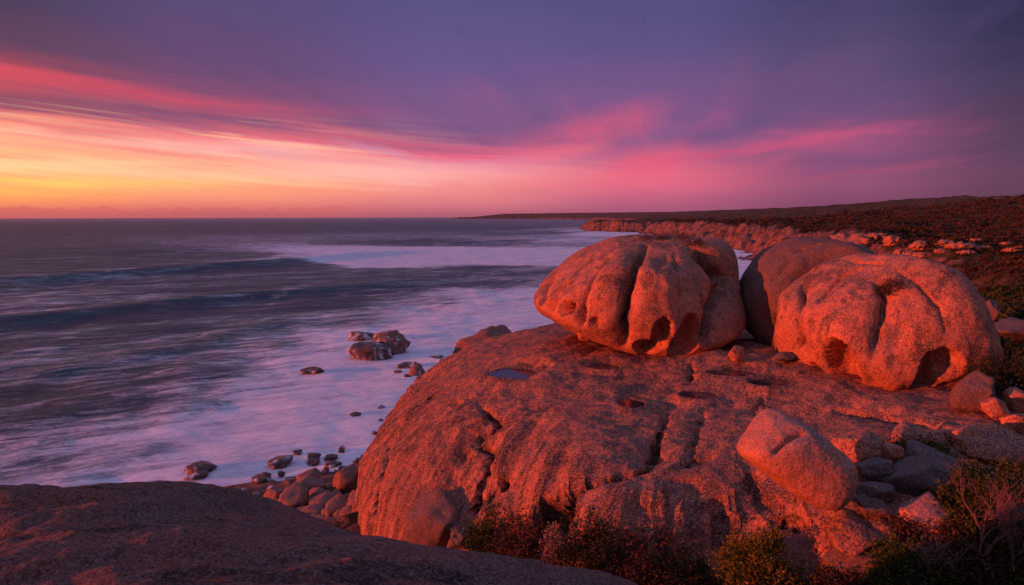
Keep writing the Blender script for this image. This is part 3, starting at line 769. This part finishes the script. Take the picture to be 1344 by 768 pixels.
# ---- the two balanced boulders
b1 = sculpt('balanced_boulder', at(842, 391, 27.2), (4.8, 3.9, 2.72), 7,
    [((-1, -.15, .05), 4.42), ((-.5, -.15, -.9), 2.62), ((-.55, -.2, .8), 2.5), ((-.2, -.75, -.65), 3.05), ((.35, -.9, .15), 3.4), ((0, 0, -1), 2.2), ((.9, -.1, .2), 4.0), ((0, -.3, .95), 2.3), ((.4, .1, -.85), 2.6), ((-.55, -.75, .35), 3.1), ((.55, -.7, .45), 3.0)], 14,
    [([(848, 318), (832, 345), (824, 372), (820, 400), (819, 430), (818, 458)], .75, .13, .26, .36),
     ([(800, 332), (778, 350), (765, 375), (759, 400), (760, 416)], .2, .08, .2, .35),
     ([(885, 333), (893, 352), (897, 375), (900, 395)], .15, .07, .1, .3),
     ([(876, 332), (866, 342), (861, 350)], .12, .06, .1, .3),
     ([(962, 365), (948, 385), (938, 410), (932, 440), (928, 458)], .4, .14, .35, .45),
     ([(905, 322), (922, 330), (934, 345), (946, 356), (960, 362)], .5, .2, .35, .5),
     ([(722, 362), (712, 378), (710, 398)], .15, .08, .12, .3), 
     
     ],
    [(733, 376, 8, 16, .9), (721, 399, 9, 11, 1.4), (739, 403, 10, 10, 1.4), (758, 414, 8, 15, .8),
     (869, 446, 13, 29, .8), (903, 452, 20, 40, 1.1), (847, 461, 17, 17, .9), (778, 425, 8, 8, .3)],
    'boulder', 'big orange grooved boulder with overhanging left end and caverns at its foot', 11,
    lobes=[(795, 395, 1., .14), (868, 375, .9, .12), (848, 372, .25, -.09), (868, 372, .2, -.08), (905, 400, 1.1, .08), (955, 330, 1.2, .35), (790, 360, .9, .15)])
b2 = sculpt('balanced_boulder', at(1160, 437, 22.2), (3.55, 3.2, 2.9), 7,
    [((-.75, -.35, -.6), 2.6), ((-.55, -.1, .8), 2.42), ((.5, .1, .85), 2.42), ((.8, -.2, -.55), 3.05), ((0, 0, -1), 2.3), ((-.2, -.95, .1), 2.85), ((.1, -.6, -.8), 2.45), ((-1, -.1, .1), 3.1), ((.75, -.5, .45), 3.0), ((-.35, -.8, .5), 2.6)], 14,
    [([(1062, 352), (1052, 375), (1047, 400), (1044, 440), (1046, 470)], .35, .1, .12, .3),
     ([(1130, 350), (1100, 360), (1076, 385), (1062, 420), (1052, 455), (1050, 480)], .22, .06, .08, .25),
     ([(1140, 365), (1156, 375), (1164, 392), (1160, 410), (1152, 440), (1148, 470)], .26, .11, .10, .3),
     ([(1175, 352), (1205, 375), (1232, 405), (1243, 440)], .14, .05, .04, .2),
     ([(1183, 420), (1175, 450), (1170, 490)], .06, .15, .05, .4),
     ([(1110, 340), (1150, 343), (1195, 356)], .14, .05, .03, .2)],
    [(1102, 484, 25, 44, .85), (1075, 494, 12, 20, .35), (1217, 506, 17, 46, .8), (1238, 482, 24, 26, .6)],
    'boulder', 'big pink orange speckled boulder on the right with a bright arched cavern', 23,
    lobes=[(1110, 400, 1.1, .12), (1205, 440, .9, .08), (1260, 440, 1., .08)])
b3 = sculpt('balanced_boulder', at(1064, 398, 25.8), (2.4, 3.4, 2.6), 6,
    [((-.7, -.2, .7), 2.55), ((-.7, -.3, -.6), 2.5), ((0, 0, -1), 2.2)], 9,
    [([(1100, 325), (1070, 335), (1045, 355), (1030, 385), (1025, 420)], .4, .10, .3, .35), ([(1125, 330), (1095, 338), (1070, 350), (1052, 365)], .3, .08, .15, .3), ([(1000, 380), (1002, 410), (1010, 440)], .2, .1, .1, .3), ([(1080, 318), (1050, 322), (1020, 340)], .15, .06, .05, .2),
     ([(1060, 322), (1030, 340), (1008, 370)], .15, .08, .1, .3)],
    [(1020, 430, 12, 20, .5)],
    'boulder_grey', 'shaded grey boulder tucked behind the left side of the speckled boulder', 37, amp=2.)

# tufts growing in the hollows on the boulders
for k, (bb, px, py, w, lab) in enumerate([(b1, 855, 309, 1.2, 'low reddish heath tuft on top of the left balanced boulder, left one'), (b1, 888, 309, 1.5, 'low reddish heath tuft in the hollow on top of the left balanced boulder'),
      (b1, 912, 318, .8, 'small tuft above the notch at the right shoulder of the left boulder'), (b2, 1172, 375, .7, 'sparse tuft in the crack of the speckled boulder'), (b2, 1160, 385, .5, 'tiny tuft lower in the crack of the speckled boulder')]):
    c = pick(bb[0], bb[1], px, py)
    bush(c - np.array([0, 0, .06]), w, .22, 300 + k, 'leaf_brown', lab, tips=70, per=10, ln=.06, wd=.014, group='tufts on the balanced boulders')

# ---- the tilted block in front, right
c = at(1056, 609, 13.5)
Rt = rot_z(rad(-8)) @ rot_y(rad(36)) @ rot_x(rad(-12))
D, F = ico(6)
g = (np.abs(D[:, 0]) / 1.42) ** 7 + (np.abs(D[:, 1]) / .84) ** 7 + (np.abs(D[:, 2]) / .78) ** 7
for n, h in [((-.7, -.5, .5), 1.12), ((.7, -.3, .6), 1.2), ((0, -.7, -.7), .96), ((0, -.7, .75), .95), ((.6, 0, -.8), 1.1), ((.8, -.6, 0), 1.32)]:
    n = np.array(n, float); n /= np.linalg.norm(n); g = g + (np.clip(D @ n, 0, 9) / h) ** 7
P = D * (g ** (-1 / 7.))[:, None]
P = P * (1 + .03 * fbm(P / .9, 3, 91))[:, None]
P = P * .85 @ Rt.T + c; N = normals(P, F)
P = cut(P, N, [(1060, 565), (1040, 572), (1025, 585), (1012, 600)], .12, .04, .06, .12, wob=.1, seed=4)
P = cut(P, N, [(1003, 590), (1015, 578), (1022, 572)], .05, .025, .02, .06, wob=.1, seed=5)
P = P + N * (.014 * fbm(P / .25, 3, 92) + .006 * fbm(P / .07, 2, 93))[:, None]
tag(mesh_obj('tilted_block', P, F, M['speckled'], loc=c), 'rounded block of speckled granite lying tilted on the lower right slope', 'boulder')

# ---- rocks resting on the dome and the ground to its right: px centre, px base, width, height, material
RK = [
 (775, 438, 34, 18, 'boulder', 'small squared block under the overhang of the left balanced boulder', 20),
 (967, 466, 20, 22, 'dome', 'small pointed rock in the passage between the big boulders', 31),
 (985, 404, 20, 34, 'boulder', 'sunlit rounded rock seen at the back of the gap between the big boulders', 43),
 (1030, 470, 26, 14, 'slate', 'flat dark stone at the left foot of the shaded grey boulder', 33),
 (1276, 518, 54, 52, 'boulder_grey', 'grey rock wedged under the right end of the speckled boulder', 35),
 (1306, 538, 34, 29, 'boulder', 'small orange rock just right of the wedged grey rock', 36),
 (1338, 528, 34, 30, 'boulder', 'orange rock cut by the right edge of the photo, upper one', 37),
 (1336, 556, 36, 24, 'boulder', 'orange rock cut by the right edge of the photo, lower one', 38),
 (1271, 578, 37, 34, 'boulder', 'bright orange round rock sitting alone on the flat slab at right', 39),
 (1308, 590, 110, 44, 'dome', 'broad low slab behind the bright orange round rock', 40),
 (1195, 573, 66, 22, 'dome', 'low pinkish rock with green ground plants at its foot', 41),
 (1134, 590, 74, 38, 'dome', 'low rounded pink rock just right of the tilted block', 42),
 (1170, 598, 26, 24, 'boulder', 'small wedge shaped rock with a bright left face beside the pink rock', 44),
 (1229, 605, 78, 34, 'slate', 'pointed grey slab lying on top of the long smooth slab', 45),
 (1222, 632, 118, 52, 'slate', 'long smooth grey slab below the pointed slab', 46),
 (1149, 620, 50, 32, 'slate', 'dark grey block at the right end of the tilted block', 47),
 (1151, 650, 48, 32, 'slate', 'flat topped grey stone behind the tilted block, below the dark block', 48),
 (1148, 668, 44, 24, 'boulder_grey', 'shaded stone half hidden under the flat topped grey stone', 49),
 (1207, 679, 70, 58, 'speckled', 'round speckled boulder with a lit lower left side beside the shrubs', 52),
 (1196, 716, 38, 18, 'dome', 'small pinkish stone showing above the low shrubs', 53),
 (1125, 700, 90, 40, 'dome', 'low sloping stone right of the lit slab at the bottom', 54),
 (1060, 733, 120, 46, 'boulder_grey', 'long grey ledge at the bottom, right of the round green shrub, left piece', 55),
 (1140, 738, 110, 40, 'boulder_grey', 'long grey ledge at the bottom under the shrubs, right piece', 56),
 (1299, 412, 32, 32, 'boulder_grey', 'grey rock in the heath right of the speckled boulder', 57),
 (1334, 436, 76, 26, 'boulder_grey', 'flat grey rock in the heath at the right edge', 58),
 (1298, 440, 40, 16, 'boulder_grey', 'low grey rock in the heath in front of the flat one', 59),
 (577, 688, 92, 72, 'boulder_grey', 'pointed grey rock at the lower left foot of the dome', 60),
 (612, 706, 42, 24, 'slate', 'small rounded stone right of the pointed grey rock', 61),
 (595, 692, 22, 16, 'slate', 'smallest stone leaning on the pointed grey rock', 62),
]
for k, (px, py, w, h, mat, lab, sd) in enumerate(RK):
    g = ground(px, py + h * .36)
    t_ = g[1] / ray(px, py)[1]
    sx, sz = w * t_ / F_PX / 2, h * t_ / F_PX / 2
    sy = max(sx * .8, sz)
    c = at(px, py, t_ + sy * .55); sx *= (t_ + sy * .5) / t_; sz *= (t_ + sy * .5) / t_
    rock('rock', c, (sx * 1.03, sy, sz * 1.12), sd, lab, mat, level=5, R=rot_z(rad((sd * 37) % 40 - 20)), cat='rock', p=20, nf=12, group='loose rocks around the dome')

# ---- beach boulders
def at_land(px, py):
    d = ray(px, py); ts = np.linspace(30, 90, 400); z_, _, _ = land_z(d[0] * ts, d[1] * ts)
    k = np.where(d[2] * ts < np.maximum(z_, SEA))[0]
    return d * (ts[k[0]] if len(k) else 55.)
BE = [(403,626,32,18),(404,636,38,18),(362,650,32,22),(386,657,44,34),(454,631,34,38),(479,628,22,28),(419,646,28,14),(426,659,44,20),(442,669,36,28),(456,653,16,12),
      (474,650,18,16),(465,662,20,14),(470,676,20,16),(411,672,32,14),(454,682,20,12),(376,651,18,12),(440,650,18,12),(480,664,16,14),(482,682,18,14),(398,646,16,10),(430,674,18,12),
      (395,672,24,14),(350,657,18,10),(465,690,22,14),(440,688,24,14),(480,645,14,12),(368,664,22,14),(445,642,12,8),(485,700,18,12)]
WORD = ['large', 'middling', 'small']
for k, (px, py, w, h) in enumerate(BE):
    p = at_land(px, py + h * .4) + np.array([0, 0, .25]); t_ = p[1] / ray(px, py)[1]
    sx, sz = w * t_ / F_PX / 2, h * t_ / F_PX / 2
    c = at(px, py, t_)
    size = WORD[0] if w > 31 else WORD[1] if w > 19 else WORD[2]
    rock('beach_boulder', c, (sx * 1.08, sx * .95, sz * 1.15), 100 + k, 'x', 'beach', level=4, R=rot_z(k * 1.3 % .7), cat='boulder', p=18, nf=12, group='red boulders heaped on the shore')
    BE[k] = (px, py, w, h, size)
bl = [o for o in COL.objects if o.name.startswith('beach_boulder')]
LB = ['flat topped red boulder at the upper end of the shore heap, touching the surf', 'tilted red slab boulder just below the uppermost one of the shore heap',
 'rounded boulder at the far left of the shore heap by the water', 'large dark red boulder in the left half of the heap resting on the ledge line', 'biggest, brightest orange boulder of the shore heap with a tall flat face',
 'tall boulder pressed against the dome beside the brightest boulder', 'flat boulder just left of the brightest boulder', 'long low boulder in the middle of the shore heap', 'rounded orange boulder in the lower middle of the shore heap',
 'small cobble right under the brightest boulder', 'small rounded boulder by the dome below the tall pressed one', 'small flat boulder right of the lower middle one', 'small boulder near the bottom right of the heap by the dome',
 'low boulder at the bottom left of the shore heap', 'small boulder under the rounded orange one', 'small boulder between the far left one and the large dark red one', 'small boulder wedged between the long low one and the brightest one',
 'small cobble touching the dome, halfway down the heap', 'small cobble touching the dome near the bottom of the heap', 'small stone above the large dark red boulder', 'small stone left of the rounded orange boulder',
 'stone below the large dark red boulder at the ledge line', 'leftmost small stone of the heap at the water edge', 'stone at the ledge line near the dome', 'stone at the ledge line below the rounded orange boulder',
 'cobble touching the dome high in the heap', 'stone under the far left boulder at the ledge line', 'smallest stone of the heap, left of the cobble under the brightest boulder', 'lowest cobble between ledge and dome']
for o, l_ in zip(bl, LB): o['label'] = l_

rs = np.random.RandomState(77)
for k in range(110):
    px, py = rs.uniform(318, 492), rs.uniform(636, 706)
    if py < 700 - (px - 300) * .36 or py < 640: continue
    p = at_land(px, py) + np.array([0, 0, .1]); w_ = rs.uniform(.28, .75)
    rock('beach_cobble', p, (w_, w_ * .9, w_ * .62), 700 + k, 'small red cobble filling the gaps of the shore heap', 'beach', level=3, R=rot_z(k), cat='cobble', p=16, nf=12, group='cobbles between the shore boulders')

# ---- rocks awash in the sea
SR = [(410,483,30,9,'lone low rock awash out in the middle of the foam'),(467,542,20,5,'flat rock barely showing in the foam below the lone low rock'),(500,533,12,5,'tiny rock in the foam left of the dome edge'),
      (264,610,38,13,'dark flat rock farthest left in the surf, upper half of a pair'),(257,620,30,9,'dark flat rock farthest left in the surf, lower half of a pair'),
      (391,591,15,6,'small rock at the top left of the shore shallows'),(411,596,20,8,'dark rock in the shallows, upper one of two touching'),(410,603,20,8,'dark rock in the shallows, lower one of two touching'),
      (448,587,12,8,'highest small rock in the shallows near the dome'),(434,598,20,7,'low slanting rock in the shallows near the highest one'),(469,605,14,10,'round dark rock in the shallows next to the dome'),
      (368,602,34,14,'pinkish rock with water washing over its left side'),(344,623,30,12,'long dark rock in the shallows by itself'),(369,619,12,7,'small rock right of the long dark rock'),
      (436,607,24,7,'flat rock in the shallows above the shore heap'),(427,615,14,11,'squat round rock just above the shore heap'),(449,614,13,8,'small rock between the squat round one and the brightest boulder'),
      (382,630,20,12,'rock at the upper left corner of the shore heap, half in water'),(314,642,20,8,'faint rock in the foam just above the ledge, leftmost'),(333,649,22,10,'dark rock in the foam just above the ledge'),
      (359,640,20,9,'rock in foam between the long dark rock and the far left shore boulder'),(547,480,26,26,'upright red brown rock in the surf at the edge of the dome'),(535,478,30,8,'low dark rock left of the upright red brown rock'),
      (522,486,12,6,'small rock far left of the upright red brown rock'),(573,468,24,6,'flat rocks in the surf right of the upright rock'),(536,492,14,8,'faint rock below the upright red brown rock'),
      (543,444,5,3,'speck of rock just right of the wave washed rocks'),(500,550,8,3,'faint speck of rock near the dome in the foam'),(492,566,9,4,'tiny dark rock near the dome low in the foam')]
for k, (px, py, w, h, lab) in enumerate(SR):
    p = at_z(px, py + h * .45, SEA); t_ = p[1] / ray(px, py)[1]
    sx, sz = w * t_ / F_PX / 2, h * t_ / F_PX / 2
    c = at(px, py + h * .25, t_)
    SEA_ROCKS.append((c, sx * 1.2))
    rock('sea_rock', c - np.array([0, 0, .15 * sz]), (sx, sx * .9, sz * 1.1), 200 + k, lab, 'beach' if k == 21 else 'wet', level=4, R=rot_z(k * .9), cat='rock', p=14, amp=2.2, group='rocks awash near the shore', spread=.45, wash=.08)
for px, py, w, h, lab, mat, sd in [(476, 440, 46, 12, 'thin dark rock arc at the back of the wave washed rocks', 'wet', 3), (514, 449, 50, 34, 'highest round rock of the wave washed trio, reddish', 'beach', 4),
                                   (487, 459, 60, 24, 'front rock of the wave washed trio with water pouring down it', 'wet', 5), (636, 446, 84, 42, 'big smooth red brown rock in the surf behind the dome', 'beach', 6)]:
    p = at_z(px, py + h * .42, SEA); t_ = p[1] / ray(px, py)[1]; sx, sz = w * t_ / F_PX / 2, h * t_ / F_PX / 2
    c = at(px, py + h * .15, t_); SEA_ROCKS.append((c, sx * 1.05))
    rock('sea_rock', c, (sx, sx * .8, sz * 1.2), 70 + sd, lab, mat, level=5, p=14, amp=1.6, cat='rock', nf=16, spread=.3, wash={3: .28, 5: .3, 4: .04, 6: 0}[sd])
build_sea()

# ---- outcrops on the hillside
OC = [(1128,322,62,22,165),(1172,318,24,14,175),(1150,312,30,10,190),(1208,324,22,12,200),(1182,334,16,10,150),(1196,338,20,12,140),(1210,337,22,8,140),(1240,322,24,10,210),(1262,325,32,10,205),
      (1290,328,24,8,200),(1280,318,20,7,225),(1320,322,18,6,230),(1328,330,20,6,200),(1235,331,14,6,190),(1105,316,26,16,200),(1338,328,14,6,215),(1270,333,20,6,185)]
OL = ['widest pink outcrop above the speckled boulder','round pink outcrop right of the widest one','low pink outcrop behind the widest one','pink outcrop at the left end of the hillside row','small round outcrop nearest above the speckled boulder',
 'pinkish outcrop close behind the speckled boulder','flat outcrop right beside the pinkish one close behind the boulder','knobbly outcrop second in the hillside row','longest outcrop in the middle of the hillside row',
 'outcrop right of the longest one in the hillside row','thin outcrop above the middle of the hillside row','small thin outcrop upper right of the hillside row','low outcrop near the right edge of the photo','small outcrop below the left end of the hillside row',
 'pink outcrop where the cliff meets the speckled boulder','outcrop cut by the right edge of the photo','thin outcrop below the longest one']
for k, ((px, py, w, h, t_), lab) in enumerate(zip(OC, OL)):
    d = ray(px, py + h * .3)
    ts = np.linspace(60, 420, 500); zz_, _, _ = land_z(d[0] * ts, d[1] * ts); below = np.where(d[2] * ts < zz_)[0]
    t_ = ts[below[0]] if len(below) else t_
    D, F = ico(4); s = np.array([w, w * .7, h]) * t_ / F_PX / 2
    P = D * s * 1.0; cc = at(px, py, t_)
    P = P * (1 + .5 * fbm((P + cc) / (.5 * s.mean()), 4, 400 + k) )[:, None]; P[:, 2] *= 1 + .35 * perlin((P + cc) / (.25 * s.mean()), 3)
    o = mesh_obj('outcrop', P + cc, F, M['boulder'], loc=cc); tag(o, lab, 'outcrop', 'pink rock outcrops on the hillside')

# ---- low heath over the slopes (nobody could count it)
rs = np.random.RandomState(5)
def scrub_points(n, r0, r1, a0, a1):
    a = rs.uniform(rad(a0), rad(a1), n); r = np.exp(rs.uniform(math.log(r0), math.log(r1), n))
    X, Y = r * np.sin(a), r * np.cos(a); Z, rock_, s = land_z(X, Y)
    ok = (rock_ < .55) & (s > 14) & (Z > SEA + 6)
    return X[ok], Y[ok], Z[ok], r[ok]
X, Y, Z, r = scrub_points(30000, 17, 900, 12, 46)
ok = dome_field(V(X, Y, Z + .3)) > .1
X, Y, Z, r = X[ok], Y[ok], Z[ok], r[ok]
n = len(X); per = 26
sz_ = .3 + .0028 * r * (.5 + .9 * rs.rand(n)); sz_ *= (1 + .6 * perlin(V(X, Y, 0 * X) / 15, 3))
D = rs.normal(size=(n * per, 3)); D[:, 2] = np.abs(D[:, 2]); D /= np.linalg.norm(D, axis=1)[:, None]
S_ = np.repeat(sz_, per)[:, None]; C_ = np.repeat(V(X, Y, Z), per, 0)
c = C_ + D * S_ * np.array([1, 1, .7]) * (.7 + .4 * rs.rand(n * per, 1)); d1 = np.cross(D, rs.normal(size=D.shape)); d2 = np.cross(D, d1)
D3 = (D + rs.normal(size=D.shape) * .4)
P = np.stack([c + d1 * S_ * .33, c - d1 * S_ * .3, c + D3 * S_ * .4], 1).reshape(-1, 3)
M['scrub_green'] = leaf_mat('green scrub', (.045, .07, .022), (.10, .12, .03))
grn = np.repeat(np.repeat((r + 25 * perlin(V(X, Y, 0 * X) / 20, 9)) < 140, per), 3)
for nm, mk, mt, lb in [('heath_scrub', ~grn, 'scrub', 'reddish brown heath covering the far slopes'), ('green_scrub', grn, 'scrub_green', 'low dark green scrub on the slope right behind the boulders')]:
    tag(mesh_obj(nm, P[mk], np.arange(mk.sum()).reshape(-1, 3), M[mt], smooth=False), lb, 'heath', kind='stuff')

# ---- shrubs: px centre, base py, width, height px
def put_bush(px, py, w, h, mat, lab, sd, t_=None, **kw):
    g = ground(px, py) if t_ is None else at(px, py, t_)
    t_ = g[1] / ray(px, py)[1]
    g = g - np.array([0, 0, .08])
    return bush(g, w * t_ / F_PX, h * t_ / F_PX * .95, sd, mat, lab, **kw)
put_bush(642, 716, 80, 46, 'leaf_green', 'dark green shrub at the foot of the dome right of the pointed rock', 1, tips=420)
put_bush(690, 728, 90, 56, 'leaf_brown', 'reddish brown heath shrub in the gully, left of the pale flowering one', 2, tips=420)
put_bush(650, 732, 80, 40, 'leaf_brown', 'low dark brown shrub nearest the ledge line', 3, tips=300)
put_bush(728, 738, 38, 56, 'leaf_pink', 'pale pinkish flowering shrub standing up in the gully', 4, tips=170, stem='twig', ln=.06)
put_bush(775, 745, 90, 70, 'leaf_dark', 'dark shrub in the shade right of the pale flowering one', 5, tips=400)
put_bush(835, 762, 110, 80, 'leaf_brown', 'broad dusky red shrub in the shade under the front block', 6, tips=460)
put_bush(895, 775, 90, 50, 'leaf_dark', 'low dark shrub at the bottom edge left of the round green one', 7, tips=300)
put_bush(990, 770, 86, 68, 'leaf_yellow', 'round yellow green shrub at the bottom centre right', 8, tips=700, open_=.12)
put_bush(1055, 782, 90, 36, 'leaf_green', 'low green shrub at the bottom edge right of the round one', 9, tips=350)
put_bush(1110, 780, 80, 36, 'leaf_brown', 'low reddish tuft at the bottom edge below the grey ledge', 10, tips=300)
put_bush(1185, 772, 100, 66, 'leaf_green', 'green and brown shrub below the small pinkish stone', 11, tips=500)
put_bush(1268, 706, 56, 36, 'leaf_yellow', 'yellow shrub just right of the round speckled boulder', 12, tips=340)
put_bush(1188, 694, 30, 16, 'leaf_brown', 'small reddish shrub at the foot of the round speckled boulder', 13, tips=110)
put_bush(1250, 748, 100, 74, 'leaf_brown', 'twiggy reddish shrub in the lower right corner group', 14, tips=380, stem='twig')
put_bush(1316, 772, 120, 64, 'leaf_yellow', 'yellow green shrub in the bottom right corner', 15, tips=520)
put_bush(1315, 704, 150, 96, 'leaf_green', 'large domed green shrub at the right edge behind the bare branches', 16, tips=900, open_=.15)
put_bush(1212, 588, 70, 14, 'leaf_green', 'strip of low green plants between the rocks on the right slab', 17, tips=170)
put_bush(1320, 520, 80, 70, 'leaf_dark', 'dark shrub behind the orange rocks at the right edge', 18, tips=420)
put_bush(1300, 480, 90, 50, 'leaf_dark', 'dark shrub right of the speckled boulder', 19, tips=420)
put_bush(988, 372, 22, 12, 'leaf_brown', 'orange brown tuft on the rock in the gap between the boulders', 20, t_=43.5, tips=90)
for (px, py, w, h, sd, lab, ln_) in [(1290, 722, 90, 130, 31, 'leafless pinkish shrub with long forked branches in front of the large green shrub', (.25, 0)), (1330, 740, 90, 130, 33, 'leafless pinkish shrub cut by the right edge of the photo', (-.1, 0)), (1225, 745, 50, 80, 35, 'thin leafless shrub among the low shrubs right of the round speckled boulder', (0, 0))]:
    g = ground(px, py); t_ = g[1] / ray(px, py)[1] - .7
    bare_shrub(at(px, py, t_), w * t_ / F_PX, h * t_ / F_PX, sd, lab, ln_)

# ---- sea air
HAZE = 2.6e-5
if HAZE:
    v = np.array([(x, y, z) for x in (-20500, 20500) for y in (-20500, 20500) for z in (SEA - 60, 90)], float)
    f = np.array([(0, 1, 3, 2), (4, 6, 7, 5), (0, 4, 5, 1), (2, 3, 7, 6), (0, 2, 6, 4), (1, 5, 7, 3)])
    m, t, b = new_mat('sea haze'); m.node_tree.nodes.remove(b)
    pv = t.node('ShaderNodeVolumePrincipled', {'Color': (.72, .70, .82), 'Density': HAZE, 'Anisotropy': .3})
    t.l.new(pv.outputs[0], m.node_tree.nodes['Material Output'].inputs['Volume'])
    tag(mesh_obj('haze', v, f, m, smooth=False), kind='stuff')
